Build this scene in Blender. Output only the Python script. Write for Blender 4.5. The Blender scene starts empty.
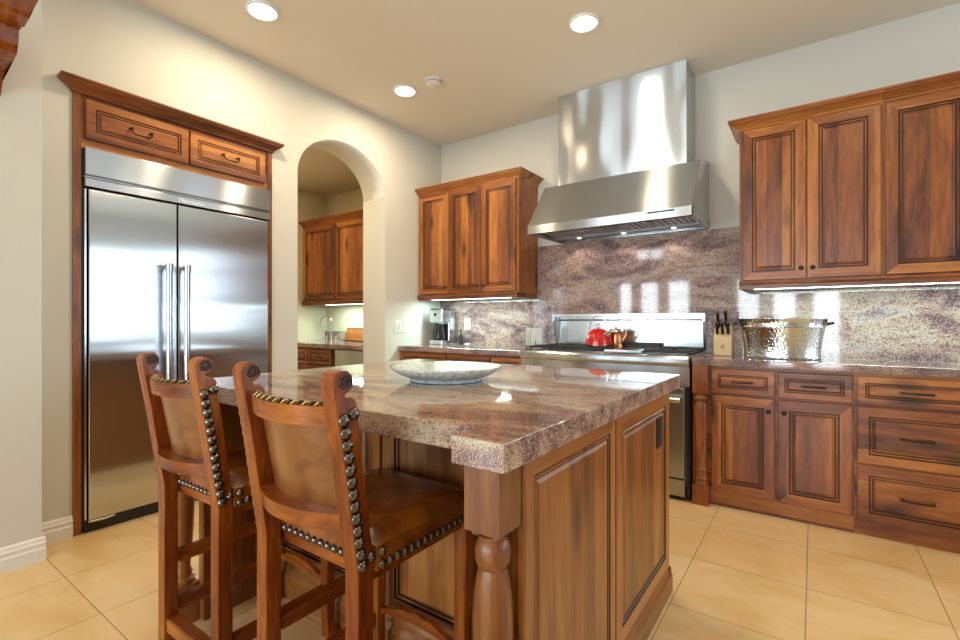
import bpy, bmesh, math, random
from mathutils import Vector, Matrix
random.seed(7)
PI = math.pi
scene = bpy.context.scene
COL = scene.collection

# ------------------------------------------------------------------ camera
cam = bpy.data.cameras.new('camera')
cam.sensor_width = 36.0
cam.lens = 473.0 / 960.0 * 36.0
cam.shift_y = 1.4 / 960.0
cam.clip_start = 0.02
co = bpy.data.objects.new('camera', cam)
COL.objects.link(co)
co.location = (0, 0, 1.15)
co.rotation_euler = (PI / 2, 0, math.radians(35.18))
scene.camera = co

# ------------------------------------------------------------------ world, lights, exposure
w = bpy.data.worlds.new('world'); scene.world = w; w.use_nodes = True
w.node_tree.nodes['Background'].inputs[0].default_value = (0.80, 0.90, 1.0, 1)
w.node_tree.nodes['Background'].inputs[1].default_value = 1.2
scene.view_settings.view_transform = 'Standard'
scene.view_settings.look = 'None'
scene.view_settings.gamma = 1.0
scene.view_settings.use_curve_mapping = False
scene.view_settings.exposure = 0.15

def area(name, loc, rot, sx, sy, power, color, spread=PI):
    l = bpy.data.lights.new(name, 'AREA'); l.shape = 'RECTANGLE'; l.size = sx; l.size_y = sy
    l.energy = power; l.color = color; l.spread = spread
    o = bpy.data.objects.new(name, l); COL.objects.link(o); o.location = loc; o.rotation_euler = rot
    return o
DAY = (0.80, 0.92, 1.0)
REAR_WIN = [(-4.15, -3.70), (-3.50, -3.05), (-2.85, -2.35), (-1.39, -0.94), (-0.72, -0.28), (-0.02, 0.45)]   # x ranges in the rear wall
CLER_WIN = (-3.60, -2.95)                                                    # small high window in the same wall
SIDE_WIN = [(1.3, 3.7)]                           # y ranges in the wall opposite the refrigerator
for a, b in REAR_WIN:
    area('daylight', ((a + b) / 2, -4.16, 1.2), (PI / 2, 0, 0), b - a, 1.86, 84 * (b - a), DAY)
area('daylight', (sum(CLER_WIN) / 2, -4.16, 2.79), (PI / 2, 0, 0), 0.65, 0.30, 6, DAY)
ADDED_BACK_WIN = [(1.35, 3.40)]                                                   # x range; window added in range wall for a bright band on the refrigerator
for a, b in ADDED_BACK_WIN:
    area('daylight', ((a + b) / 2, 3.96, 1.7), (-PI / 2, 0, 0), b - a, 1.5, 34, DAY)  # panel behind the added window, mirrored in the refrigerator door
for a, b in SIDE_WIN:
    area('daylight', (3.66, (a + b) / 2, 1.62), (PI / 2, 0, PI / 2), b - a, 1.66, 13 * (b - a) / 1.5, DAY)

# ------------------------------------------------------------------ materials
def lin(r, g, b):
    f = lambda c: c / 12.92 if c <= 0.04045 else ((c + 0.055) / 1.055) ** 2.4
    return (f(r / 255), f(g / 255), f(b / 255), 1)

class NT:
    def __init__(s, name):
        s.m = bpy.data.materials.new(name); s.m.use_nodes = True
        s.t = s.m.node_tree; s.b = s.t.nodes['Principled BSDF']
    def n(s, typ, **kw):
        o = s.t.nodes.new(typ)
        for k, v in kw.items():
            if k.startswith('i_'):
                o.inputs[k[2:].replace('_', ' ')].default_value = v
            else: setattr(o, k, v)
        return o
    def l(s, a, b): s.t.links.new(a, b)
    def math(s, op, a, b=None, c=None):
        o = s.n('ShaderNodeMath', operation=op)
        for i, x in enumerate((a, b, c)):
            if x is None: continue
            if hasattr(x, 'is_linked') or isinstance(x, bpy.types.NodeSocket): s.l(x, o.inputs[i])
            else: o.inputs[i].default_value = x
        return o.outputs[0]
    def mix(s, fac, a, b, mode='MIX'):
        o = s.n('ShaderNodeMix', data_type='RGBA', blend_type=mode)
        for i, x in ((0, fac), (6, a), (7, b)):
            if isinstance(x, bpy.types.NodeSocket): s.l(x, o.inputs[i])
            else: o.inputs[i].default_value = x
        return o.outputs[2]
    def ramp(s, fac, stops):
        o = s.n('ShaderNodeValToRGB'); e = o.color_ramp.elements
        while len(e) < len(stops): e.new(0.5)
        for q, (p, c) in zip(e, stops): q.position = p; q.color = c
        s.l(fac, o.inputs[0]); return o.outputs[0]
    def obj(s, scale=(1, 1, 1), loc=None, rnd=0.0):
        c = s.n('ShaderNodeTexCoord').outputs['Object']
        if rnd:
            r = s.n('ShaderNodeObjectInfo').outputs['Random']
            k = s.math('MULTIPLY', r, rnd)
            cb = s.n('ShaderNodeCombineXYZ'); s.l(k, cb.inputs[0]); s.l(k, cb.inputs[1]); s.l(k, cb.inputs[2])
            va = s.n('ShaderNodeVectorMath', operation='ADD'); s.l(c, va.inputs[0]); s.l(cb.outputs[0], va.inputs[1]); c = va.outputs[0]
        mp = s.n('ShaderNodeMapping'); mp.inputs['Scale'].default_value = scale
        if loc: mp.inputs['Location'].default_value = loc
        s.l(c, mp.inputs['Vector']); return mp.outputs[0]
    def noise(s, vec, scale, detail=4, rough=0.55, dist=0.0):
        o = s.n('ShaderNodeTexNoise'); o.inputs['Scale'].default_value = scale; o.inputs['Detail'].default_value = detail
        o.inputs['Roughness'].default_value = rough; o.inputs['Distortion'].default_value = dist
        s.l(vec, o.inputs['Vector']); return o.outputs['Fac']
    def bump(s, h, strength=0.2, dist=0.01):
        o = s.n('ShaderNodeBump'); o.inputs['Strength'].default_value = strength; o.inputs['Distance'].default_value = dist
        s.l(h, o.inputs['Height']); s.l(o.outputs[0], s.b.inputs['Normal'])
    def set(s, **kw):
        for k, v in kw.items():
            i = s.b.inputs[k.replace('_', ' ')]
            if isinstance(v, bpy.types.NodeSocket): s.l(v, i)
            else: i.default_value = v
        return s

def plain(name, col, rough=0.5, metal=0.0, **kw):
    t = NT(name)
    v = t.noise(t.obj((6, 6, 6)), 3.0, 3)
    c = t.mix(t.math('MULTIPLY', v, 0.18), col, tuple(x * 0.8 for x in col[:3]) + (1,))
    t.set(Base_Color=c, Roughness=rough, Metallic=metal, **kw)
    return t.m

def wood(name, axis, dark, mid, light, rough=0.36, coat=0.2, planks=True, knots=0.9):
    t = NT(name)
    al, ac = 1.1, 9.0
    sc = {'x': (al, ac, ac), 'y': (ac, al, ac), 'z': (ac, ac, al)}[axis]
    v = t.obj(sc, rnd=7.3)
    broad = t.noise(v, 0.55, 5, 0.6, 1.6)
    fine = t.noise(v, 6.0, 5, 0.65, 0.4)
    fac = t.math('ADD', t.math('MULTIPLY', broad, 0.62), t.math('MULTIPLY', fine, 0.38))
    if planks:
        raw = t.obj((1, 1, 1), rnd=3.1)
        sp = t.n('ShaderNodeSeparateXYZ'); t.l(raw, sp.inputs[0])
        q = t.math('ADD', sp.outputs[0], sp.outputs[1]) if axis == 'z' else sp.outputs[2]
        fl = t.math('FLOOR', t.math('DIVIDE', q, 0.083))
        wn = t.n('ShaderNodeTexWhiteNoise', noise_dimensions='1D'); t.l(fl, wn.inputs['W'])
        fac = t.math('ADD', fac, t.math('MULTIPLY', t.math('SUBTRACT', wn.outputs[0], 0.5), 0.26))
    c = t.ramp(fac, [(0.30, dark), (0.49, mid), (0.70, light)])
    if knots:
        ks = {'x': (2.0, 6.0, 6.0), 'y': (6.0, 2.0, 6.0), 'z': (6.0, 6.0, 2.0)}[axis]
        kv = t.obj(ks, rnd=5.7)
        vo = t.n('ShaderNodeTexVoronoi'); vo.inputs['Scale'].default_value = 1.0; t.l(kv, vo.inputs['Vector'])
        k = t.ramp(vo.outputs['Distance'], [(0.07, (1, 1, 1, 1)), (0.24, (0, 0, 0, 1))])
        c = t.mix(t.math('MULTIPLY', k, knots), c, tuple(x * 0.3 for x in dark[:3]) + (1,))
    t.set(Base_Color=c, Roughness=rough, Coat_Weight=coat, Coat_Roughness=0.24)
    t.bump(fine, 0.05, 0.002)
    return t.m

CD, CM, CL = (0.070, 0.015, 0.004, 1), (0.25, 0.070, 0.013, 1), (0.48, 0.185, 0.036, 1)
WZ = wood('alder_z', 'z', CD, CM, CL)
WX = wood('alder_x', 'x', CD, CM, CL)
WY = wood('alder_y', 'y', CD, CM, CL)
ID, IM, IL = (0.11, 0.030, 0.007, 1), (0.275, 0.096, 0.019, 1), (0.42, 0.180, 0.042, 1)
IZ = wood('island_alder_z', 'z', ID, IM, IL)
IY = wood('island_alder_y', 'y', ID, IM, IL)
IX = wood('island_alder_x', 'x', ID, IM, IL)
SD, SM, SL = (0.050, 0.007, 0.002, 1), (0.21, 0.045, 0.005, 1), (0.46, 0.150, 0.015, 1)
SZ = wood('stool_wood_z', 'z', SD, SM, SL, 0.24, 0.0, False, 0.0)
SX = wood('stool_wood_x', 'x', SD, SM, SL, 0.24, 0.0, False, 0.0)
SY = wood('stool_wood_y', 'y', SD, SM, SL, 0.24, 0.0, False, 0.0)
GLAZE = plain('dark_glaze', (0.038, 0.012, 0.005, 1), 0.4)
BRONZE = plain('dark_bronze', (0.05, 0.035, 0.026, 1), 0.35, 0.85)
BLACK = plain('black_plastic', (0.012, 0.012, 0.013, 1), 0.35)
IRON = plain('cast_iron', (0.018, 0.018, 0.020, 1), 0.5)
CHROME = plain('chrome', (0.78, 0.78, 0.78, 1), 0.08, 1.0)
WHITE = plain('white_paint', (0.80, 0.80, 0.79, 1), 0.4)
PLATE = plain('white_plastic', (0.74, 0.74, 0.71, 1), 0.35)
PORC = plain('white_porcelain', (0.82, 0.84, 0.84, 1), 0.12)
RED = plain('red_enamel', (0.55, 0.006, 0.008, 1), 0.08, 0.0, Coat_Weight=0.6)
COPPER = plain('copper', (0.72, 0.30, 0.15, 1), 0.2, 1.0)
MAPLE = plain('pale_maple', (0.62, 0.45, 0.25, 1), 0.35)
GOLD = plain('brass', (0.60, 0.40, 0.13, 1), 0.25, 1.0)
PEWTER = plain('pewter_nail', (0.16, 0.14, 0.125, 1), 0.20, 1.0)
GREENGLASS = plain('dark_green_glass', (0.022, 0.024, 0.014, 1), 0.1)

def wallpaint(name, col):
    t = NT(name)
    v = t.noise(t.obj((1, 1, 1)), 60.0, 3)
    t.set(Base_Color=col, Roughness=0.75); t.bump(v, 0.06, 0.002)
    return t.m
PAINT = wallpaint('wall_paint_cream', (0.63, 0.635, 0.60, 1))
CEILP = wallpaint('ceiling_paint_tan', (0.77, 0.72, 0.62, 1))
PANTRYP = wallpaint('pantry_paint', (0.60, 0.54, 0.41, 1))

def steel(name, base=0.62, rough=0.22, T=None, an=0.8, wave=0.0, wscale=2.0):
    t = NT(name)
    t.set(Base_Color=(base * 0.93, base, base * 1.07, 1), Metallic=1.0, Roughness=rough)
    if T:
        c = t.n('ShaderNodeCombineXYZ')
        for i in range(3): c.inputs[i].default_value = T[i]
        t.set(Anisotropic=an); t.l(c.outputs[0], t.b.inputs['Tangent'])
    if wave:
        wv = t.noise(t.obj((2.6, 1, 1.0)), wscale, 1); t.bump(wv, 1.0, wave)
    return t.m
STEEL_H = steel('brushed_steel', 0.52, 0.23, (0, 0, 1), 1.0)
STEEL_M = steel('matte_steel', 0.5, 0.42)
STEEL_F = steel('fridge_steel', 0.60, 0.14, (0, 1, 0), 1.0)
STEEL_HOOD = steel('hood_steel', 0.64, 0.27, (0, 0, 1), 1.0, 0.05, 1.0)
STEEL_D = steel('oven_steel', 0.42, 0.30, (1, 0, 0))
STEEL_B = steel('satin_steel', 0.66, 0.18)

def granite(name, stretch=(0.7, 2.0, 2.0), off=(0, 0, 0), spk=0.75, rough=0.05, sps=230.0, tint=(1, 1, 1, 1), n1s=1.5):
    t = NT(name)
    v = t.obj(stretch, off)
    n1 = t.noise(v, n1s, 10, 0.66, 1.6)
    n2 = t.noise(v, 6.0, 6, 0.65, 0.6)
    f = t.math('ADD', t.math('MULTIPLY', n1, 0.75), t.math('MULTIPLY', n2, 0.25))
    c = t.ramp(f, [(0.35, (0.070, 0.045, 0.055, 1)), (0.43, (0.21, 0.125, 0.115, 1)), (0.48, (0.36, 0.235, 0.19, 1)),
                   (0.53, (0.49, 0.36, 0.24, 1)), (0.58, (0.53, 0.45, 0.37, 1)), (0.66, (0.27, 0.19, 0.18, 1))])
    g1 = t.noise(t.obj((1, 1, 1)), sps, 3, 0.75)
    c = t.mix(t.math('MULTIPLY', t.ramp(g1, [(0.38, (1, 1, 1, 1)), (0.46, (0, 0, 0, 1))]), spk), c, (0.035, 0.028, 0.034, 1))
    c = t.mix(t.math('MULTIPLY', t.ramp(g1, [(0.53, (0, 0, 0, 1)), (0.62, (1, 1, 1, 1))]), spk * 0.8), c, (0.66, 0.62, 0.59, 1))
    g2 = t.noise(t.obj((1, 1, 1)), 75.0, 3, 0.6)
    c = t.mix(t.math('MULTIPLY', t.ramp(g2, [(0.36, (1, 1, 1, 1)), (0.43, (0, 0, 0, 1))]), 0.5), c, (0.085, 0.06, 0.07, 1))
    c = t.mix(1.0, c, tint, 'MULTIPLY')
    t.set(Base_Color=c, Roughness=rough, Specular_IOR_Level=0.6)
    return t.m
GRAN = granite('granite_slab', (0.8, 2.6, 2.0))
GRAN2 = granite('granite_counter', off=(3.1, 1.2, 0.4), tint=(0.85, 0.82, 0.92, 1))
GRANB = granite('granite_backsplash', (0.9, 1.2, 2.0), off=(1.3, 0.2, 0.6), spk=0.8, sps=150.0, tint=(0.84, 0.80, 0.92, 1), n1s=1.9)

def tile_floor():
    t = NT('travertine_tile')
    P = 0.4537
    v = t.obj((1, 1, 1), (0.478 + P * 20, -0.6625 + P * 20, 0))
    br = t.n('ShaderNodeTexBrick', offset=0.0, squash=1.0)
    br.inputs['Scale'].default_value = 1.0; br.inputs['Brick Width'].default_value = P; br.inputs['Row Height'].default_value = P
    br.inputs['Mortar Size'].default_value = 0.0022; br.inputs['Mortar Smooth'].default_value = 0.3; br.inputs['Bias'].default_value = 0.0
    br.inputs['Color1'].default_value = (0.64, 0.40, 0.160, 1); br.inputs['Color2'].default_value = (0.70, 0.46, 0.205, 1)
    br.inputs['Mortar'].default_value = (0.30, 0.19, 0.09, 1)
    t.l(v, br.inputs['Vector'])
    n1 = t.noise(t.obj((1, 1.6, 1)), 2.6, 6, 0.6, 0.8)
    c = t.mix(t.ramp(n1, [(0.35, (0, 0, 0, 1)), (0.7, (1, 1, 1, 1))]), br.outputs['Color'], (0.76, 0.56, 0.32, 1), 'MIX')
    c = t.mix(br.outputs['Fac'], c, (0.30, 0.19, 0.09, 1))
    n2 = t.noise(t.obj((1, 1, 1)), 22.0, 4, 0.7)
    c = t.mix(t.math('MULTIPLY', t.ramp(n2, [(0.60, (0, 0, 0, 1)), (0.75, (1, 1, 1, 1))]), 0.25), c, (0.45, 0.27, 0.11, 1))
    t.set(Base_Color=c, Roughness=0.28)
    t.bump(t.math('SUBTRACT', 1.0, br.outputs['Fac']), 0.25, 0.002)
    return t.m
TILE = tile_floor()

def leather(name, dark, light, scale=5.0, rough=0.3):
    t = NT(name)
    n = t.noise(t.obj((1, 1, 1)), scale, 5, 0.6, 0.5)
    g = t.noise(t.obj((1, 1, 1)), 160.0, 2)
    c = t.ramp(n, [(0.32, dark), (0.68, light)])
    t.set(Base_Color=c, Roughness=rough, Coat_Weight=0.2, Coat_Roughness=0.25); t.bump(g, 0.08, 0.002)
    return t.m
LEATHER = leather('saddle_leather', (0.105, 0.026, 0.004, 1), (0.30, 0.092, 0.012, 1), 9.0, 0.22)
LEATHB = leather('back_leather', (0.15, 0.050, 0.011, 1), (0.31, 0.122, 0.026, 1), 9.0, 0.3)

def emit(name, col, s):
    t = NT(name); t.set(Base_Color=(0.8, 0.8, 0.8, 1), Emission_Color=col, Emission_Strength=s); return t.m
LAMP = emit('lamp_glow', (1.0, 0.88, 0.68, 1), 14.0)
STRIP = emit('strip_glow', (0.84, 1.0, 0.93, 1), 6.0)
HALOGEN = emit('halogen_glow', (1.0, 0.85, 0.6, 1), 2.5)

def bowl_mat():
    t = NT('bowl_glaze')
    vo = t.n('ShaderNodeTexVoronoi'); vo.inputs['Scale'].default_value = 60.0; t.l(t.obj((1, 1, 1)), vo.inputs['Vector'])
    n = t.noise(t.obj((1, 1, 1)), 45.0, 3)
    c = t.ramp(vo.outputs['Distance'], [(0.25, (0.74, 0.86, 0.88, 1)), (0.55, (0.50, 0.62, 0.66, 1))])
    c = t.mix(t.ramp(n, [(0.45, (0, 0, 0, 1)), (0.6, (1, 1, 1, 1))]), c, (0.80, 0.88, 0.89, 1))
    t.set(Base_Color=c, Roughness=0.2)
    return t.m
BOWL = bowl_mat()
def bowl_in():
    t = NT('bowl_interior')
    vo = t.n('ShaderNodeTexVoronoi'); vo.inputs['Scale'].default_value = 48.0; t.l(t.obj((1, 1, 1)), vo.inputs['Vector'])
    c = t.ramp(vo.outputs['Distance'], [(0.13, (0.30, 0.19, 0.11, 1)), (0.26, (0.84, 0.83, 0.79, 1))])
    t.set(Base_Color=c, Roughness=0.2)
    return t.m
BOWLIN = bowl_in()
def hammered():
    t = NT('hammered_steel')
    vo = t.n('ShaderNodeTexVoronoi'); vo.inputs['Scale'].default_value = 75.0; t.l(t.obj((1, 1, 1)), vo.inputs['Vector'])
    t.set(Base_Color=(0.66, 0.69, 0.69, 1), Metallic=1.0, Roughness=0.12); t.bump(vo.outputs['Distance'], 0.30, 0.004)
    return t.m
HAMMER = hammered()

# ------------------------------------------------------------------ mesh helpers
def root_matrix(o):
    while o.parent: o = o.parent
    return Matrix.Translation(o.location) @ o.rotation_euler.to_matrix().to_4x4()

def obj(name, bm, mats, parent=None, smooth=False, bevel=0.0, seg=2):
    if bevel:
        bmesh.ops.remove_doubles(bm, verts=bm.verts, dist=1e-6)
        es = [e for e in bm.edges if len(e.link_faces) == 2 and e.calc_face_angle(0) > 0.5]
        bmesh.ops.bevel(bm, geom=es, offset=bevel, segments=seg, profile=0.5, affect='EDGES', clamp_overlap=True)
    if parent is not None:
        bm.transform(root_matrix(parent).inverted())
        loc = None
    else:
        vs = [v.co for v in bm.verts]
        lo = Vector([min(v[i] for v in vs) for i in range(3)]); hi = Vector([max(v[i] for v in vs) for i in range(3)])
        loc = Vector(((lo.x + hi.x) / 2, (lo.y + hi.y) / 2, lo.z)); bm.transform(Matrix.Translation(-loc))
    bmesh.ops.recalc_face_normals(bm, faces=bm.faces)
    me = bpy.data.meshes.new(name)
    if smooth:
        for f in bm.faces: f.smooth = True
    bm.to_mesh(me); bm.free()
    for m in (mats if isinstance(mats, (list, tuple)) else [mats]): me.materials.append(m)
    if smooth: me.set_sharp_from_angle(angle=math.radians(38))
    o = bpy.data.objects.new(name, me); COL.objects.link(o)
    if parent is not None: o.parent = parent
    else: o.location = loc
    return o

def struct(name, bm, mats, parent=None, **kw):
    o = obj(name, bm, mats, parent, **kw)
    # the setting keeps its origin at the world's zero so textures line up
    if parent is None:
        o.data.transform(Matrix.Translation(o.location)); o.location = (0, 0, 0); o['kind'] = 'structure'
    return o

def tag(o, label, cat, group=None):
    o['label'] = label; o['category'] = cat
    if group: o['group'] = group
    return o

def thing(name, label, cat, loc=(0, 0, 0), rz=0.0, group=None):
    o = bpy.data.objects.new(name, None); COL.objects.link(o); o.empty_display_size = 0.05
    o.location = loc; o.rotation_euler = (0, 0, rz)
    return tag(o, label, cat, group)

def dup(root, loc, rz, label, group=None):
    r = root.copy(); COL.objects.link(r); r.location = loc; r.rotation_euler = (0, 0, rz); r['label'] = label
    if group: r['group'] = group
    for ch in list(root.children):
        c = ch.copy(); COL.objects.link(c); c.parent = r
        for g in list(ch.children):
            d = g.copy(); COL.objects.link(d); d.parent = c
    return r

def B(): return bmesh.new()

def box(bm, x0, x1, y0, y1, z0, z1, mi=0):
    vs = [bm.verts.new(p) for p in ((x0, y0, z0), (x1, y0, z0), (x1, y1, z0), (x0, y1, z0), (x0, y0, z1), (x1, y0, z1), (x1, y1, z1), (x0, y1, z1))]
    for q in ((0, 3, 2, 1), (4, 5, 6, 7), (0, 1, 5, 4), (1, 2, 6, 5), (2, 3, 7, 6), (3, 0, 4, 7)):
        f = bm.faces.new([vs[i] for i in q]); f.material_index = mi
    return bm
def bx(*a): return box(B(), *a)

def prism(bm, pts, axis, a, b, mi=0):
    # pts: 2-D polygon; axis x -> (y,z), y -> (x,z), z -> (x,y)
    def P(p, t):
        return {'x': (t, p[0], p[1]), 'y': (p[0], t, p[1]), 'z': (p[0], p[1], t)}[axis]
    A = [bm.verts.new(P(p, a)) for p in pts]; C = [bm.verts.new(P(p, b)) for p in pts]
    n = len(pts)
    fs = [bm.faces.new(A), bm.faces.new(list(reversed(C)))]
    for i in range(n): fs.append(bm.faces.new((A[i], C[i], C[(i + 1) % n], A[(i + 1) % n])))
    for f in fs: f.material_index = mi
    return bm

def lathe(bm, prof, c, n=24, mi=0, sx=1.0, sy=1.0, cap=True):
    # prof: (r, z) from bottom to top
    rings = []
    for r, z in prof:
        if r < 1e-5: rings.append([bm.verts.new((c[0], c[1], c[2] + z))])
        else: rings.append([bm.verts.new((c[0] + r * sx * math.cos(2 * PI * i / n), c[1] + r * sy * math.sin(2 * PI * i / n), c[2] + z)) for i in range(n)])
    for a, b in zip(rings, rings[1:]):
        for i in range(n):
            j = (i + 1) % n
            if len(a) == 1 and len(b) == 1: continue
            if len(a) == 1: f = bm.faces.new((a[0], b[j], b[i]))
            elif len(b) == 1: f = bm.faces.new((a[i], a[j], b[0]))
            else: f = bm.faces.new((a[i], a[j], b[j], b[i]))
            f.material_index = mi
    if cap:
        for ring, rev in ((rings[0], True), (rings[-1], False)):
            if len(ring) > 1:
                f = bm.faces.new(list(reversed(ring)) if rev else ring); f.material_index = mi
    return bm

def tube(bm, path, r, n=8, mi=0, square=False):
    pts = [Vector(p) for p in path]
    rs = r if isinstance(r, (list, tuple)) else [r] * len(pts)
    T = []
    for i in range(len(pts)):
        d = (pts[min(i + 1, len(pts) - 1)] - pts[max(i - 1, 0)]).normalized(); T.append(d)
    up = Vector((0, 0, 1)) if abs(T[0].z) < 0.9 else Vector((1, 0, 0))
    rings = []
    nrm = (up - T[0] * up.dot(T[0])).normalized()
    for p, t, rr in zip(pts, T, rs):
        nrm = (nrm - t * nrm.dot(t)).normalized(); bi = t.cross(nrm)
        rings.append([bm.verts.new(p + (nrm * math.cos(2 * PI * (k + 0.5) / n) + bi * math.sin(2 * PI * (k + 0.5) / n)) * rr) for k in range(n)])
    for a, b in zip(rings, rings[1:]):
        for k in range(n):
            f = bm.faces.new((a[k], a[(k + 1) % n], b[(k + 1) % n], b[k])); f.material_index = mi
    f = bm.faces.new(list(reversed(rings[0]))); f.material_index = mi
    f = bm.faces.new(rings[-1]); f.material_index = mi
    return bm

def cyl(bm, p, q, r, n=16, mi=0): return tube(bm, [p, q], r, n, mi)

def panel(bm, o, u, nrm, w, h, rail, t=0.02, mz=0, mr=1, mg=2, mc=None):
    """raised-panel front: o lower corner, u along, z up, nrm outward; rail = stile width"""
    o, u, nrm = Vector(o), Vector(u), Vector(nrm); v = Vector((0, 0, 1))
    k = min(1.0, rail / 0.05)
    rings = [(0.0, 0.0, mz), (0.0, t - 0.004, mz), (0.004, t, mz), (rail, t, None), (rail + 0.002 * k, t - 0.006, mg), (rail + 0.006 * k, t - 0.006, mg),
             (rail + 0.010 * k, t - 0.002, mz), (rail + 0.015 * k, t - 0.002, mz), (rail + 0.017 * k, t - 0.006, mg), (rail + 0.022 * k, t - 0.006, mg),
             (rail + 0.032 * k, t - 0.001, mz)]
    prev = None
    for ins, d, mi in rings:
        ins = min(ins, w * 0.47, h * 0.47)
        cur = [bm.verts.new(o + u * a + v * b + nrm * d) for a, b in ((ins, ins), (w - ins, ins), (w - ins, h - ins), (ins, h - ins))]
        if prev:
            for k in range(4):
                f = bm.faces.new((prev[k], prev[(k + 1) % 4], cur[(k + 1) % 4], cur[k]))
                f.material_index = mi if mi is not None else (mr if k in (0, 2) else mz)
        else:
            f = bm.faces.new(list(reversed(cur)))
        prev = cur
    f = bm.faces.new(prev); f.material_index = mz if mc is None else mc
    return bm

def knob_bm(p, nrm, r=0.014):
    bm = B(); lathe(bm, [(0.0, 0), (0.009, 0), (0.005, 0.004), (0.005, 0.012), (r, 0.017), (r, 0.022), (r * 0.6, 0.027), (0, 0.028)], (0, 0, 0), 14)
    bm.transform(Matrix.Translation(p) @ Vector(nrm).to_track_quat('Z', 'X').to_matrix().to_4x4()); return bm

def pull_bm(c, u, nrm, L=0.10, drop=0.0):
    c, u, nrm = Vector(c), Vector(u), Vector(nrm); z = Vector((0, 0, 1)); bm = B()
    a, b = c - u * L / 2, c + u * L / 2
    for p in (a, b): cyl(bm, p, p + nrm * 0.022, 0.006, 10); lathe(bm, [(0.010, -0.004), (0.010, 0.004)], tuple(p + nrm * 0.002), 10)
    if drop:
        tube(bm, [a + nrm * 0.02, a + nrm * 0.022 - z * drop * 0.6, a + u * 0.012 + nrm * 0.022 - z * drop, b - u * 0.012 + nrm * 0.022 - z * drop, b + nrm * 0.022 - z * drop * 0.6, b + nrm * 0.02], 0.004, 8)
    else:
        tube(bm, [a + (b - a) * k / 8 + nrm * (0.022 + 0.006 * math.sin(PI * k / 8)) for k in range(9)], [0.0045 + 0.0015 * math.sin(PI * k / 8) for k in range(9)], 8)
    return bm

CROWN = [(0.0, 0.0), (0.006, 0.0), (0.010, 0.006), (0.010, 0.012), (0.018, 0.020), (0.032, 0.032), (0.046, 0.042), (0.054, 0.046), (0.054, 0.054), (0.062, 0.057), (0.062, 0.068), (0.0, 0.068)]

# ------------------------------------------------------------------ the setting
XW, YW, ZC = -3.242, 3.885, 3.018           # refrigerator wall, range wall, ceiling
XN, YN = -3.04, 0.647                       # nearer, thicker stretch of the refrigerator wall
XR, YB = 3.6, -4.1
XP = -3.542                                 # pantry side of the arch wall
struct('floor', bx(-5.2, 3.8, -4.3, 4.0, -0.05, 0.0), TILE)
struct('ceiling', box(bx(XP + 0.05, 3.8, -1.25, YW + 0.1, ZC, ZC + 0.06), -5.2, 3.8, -4.3, -1.25, ZC, ZC + 0.06), CEILP)

def arch_wall():
    bm = B()
    y0, y1, zt, zs = 2.164, 3.073, 2.665, 2.30
    n = 32
    cy_, ry, rz_ = (y0 + y1) / 2, (y1 - y0) / 2, zt - zs
    ar = [(y0, 0.0)] + [(cy_ + ry * math.cos(PI - PI * k / n), zs + rz_ * math.sin(PI - PI * k / n)) for k in range(n + 1)] + [(y1, 0.0)]
    box(bm, XP, XW, 1.948, y0, 0.0, zs); box(bm, XP, XW, y1, YW, 0.0, zs)
    V = {}
    def vt(x, p):
        k = (x, round(p[0], 5), round(p[1], 5))
        if k not in V: V[k] = bm.verts.new((x, p[0], p[1]))
        return V[k]
    for x in (XP, XW):
        for a, b in ((1.948, y0), (y1, YW)):
            bm.faces.new([vt(x, p) for p in ((a, zs), (b, zs), (b, ZC), (a, ZC))])
        for p, q in zip(ar[1:-2], ar[2:-1]):
            bm.faces.new([vt(x, t) for t in (p, q, (q[0], ZC), (p[0], ZC))])
    for p, q in zip(ar[1:-2], ar[2:-1]):
        f = bm.faces.new((vt(XP, p), vt(XW, p), vt(XW, q), vt(XP, q))); f.smooth = True
    return bm
struct('wall_left', arch_wall(), PAINT)
struct('wall_left_header', bx(XP, XW, 0.811, 1.948, 2.402, ZC), PAINT)
struct('wall_left_jamb', bx(XP, XW, YN - 0.05, 0.811, 0.0, ZC), PAINT)
struct('wall_left_near', bx(XP, XN, -1.2, YN, 0.0, ZC), PAINT)

def wall_with_windows(axis, c0, c1, lo, hi, z0, z1, wins, top=None):
    top = top or ZC
    bm = B()
    edges = [lo] + [e for w_ in wins for e in w_] + [hi]
    def bb(a, b, za, zb):
        if axis == 'y': box(bm, a, b, c0, c1, za, zb)
        else: box(bm, c0, c1, a, b, za, zb)
    for i in range(0, len(edges), 2): bb(edges[i], edges[i + 1], 0.0, top)
    for a, b in wins: bb(a, b, 0.0, z0); bb(a, b, z1, top)
    return bm
struct('wall_back', wall_with_windows('y', YW, YW + 0.1, XW - 0.05, 3.8, 0.95, 2.45, ADDED_BACK_WIN), PAINT)
def rear_wall():
    bm = wall_with_windows('y', YB - 0.12, YB, -5.1, 3.8, 0.27, 2.13, REAR_WIN, 2.60)
    a, b = CLER_WIN
    box(bm, -5.1, a, YB - 0.12, YB, 2.60, ZC); box(bm, b, 3.8, YB - 0.12, YB, 2.60, ZC)
    box(bm, a, b, YB - 0.12, YB, 2.60, 2.64); box(bm, a, b, YB - 0.12, YB, 2.94, ZC)
    return bm
struct('wall_rear', rear_wall(), PAINT)
struct('wall_far_left', bx(-5.2, -5.1, YB, -1.3, 0.0, ZC), PAINT)
struct('wall_far_return', bx(-5.1, XN, -1.3, -1.2, 0.0, ZC), PAINT)
struct('wall_right', wall_with_windows('x', XR, XR + 0.12, YB, YW, 0.79, 2.45, SIDE_WIN), PAINT)
wi = 0
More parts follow.
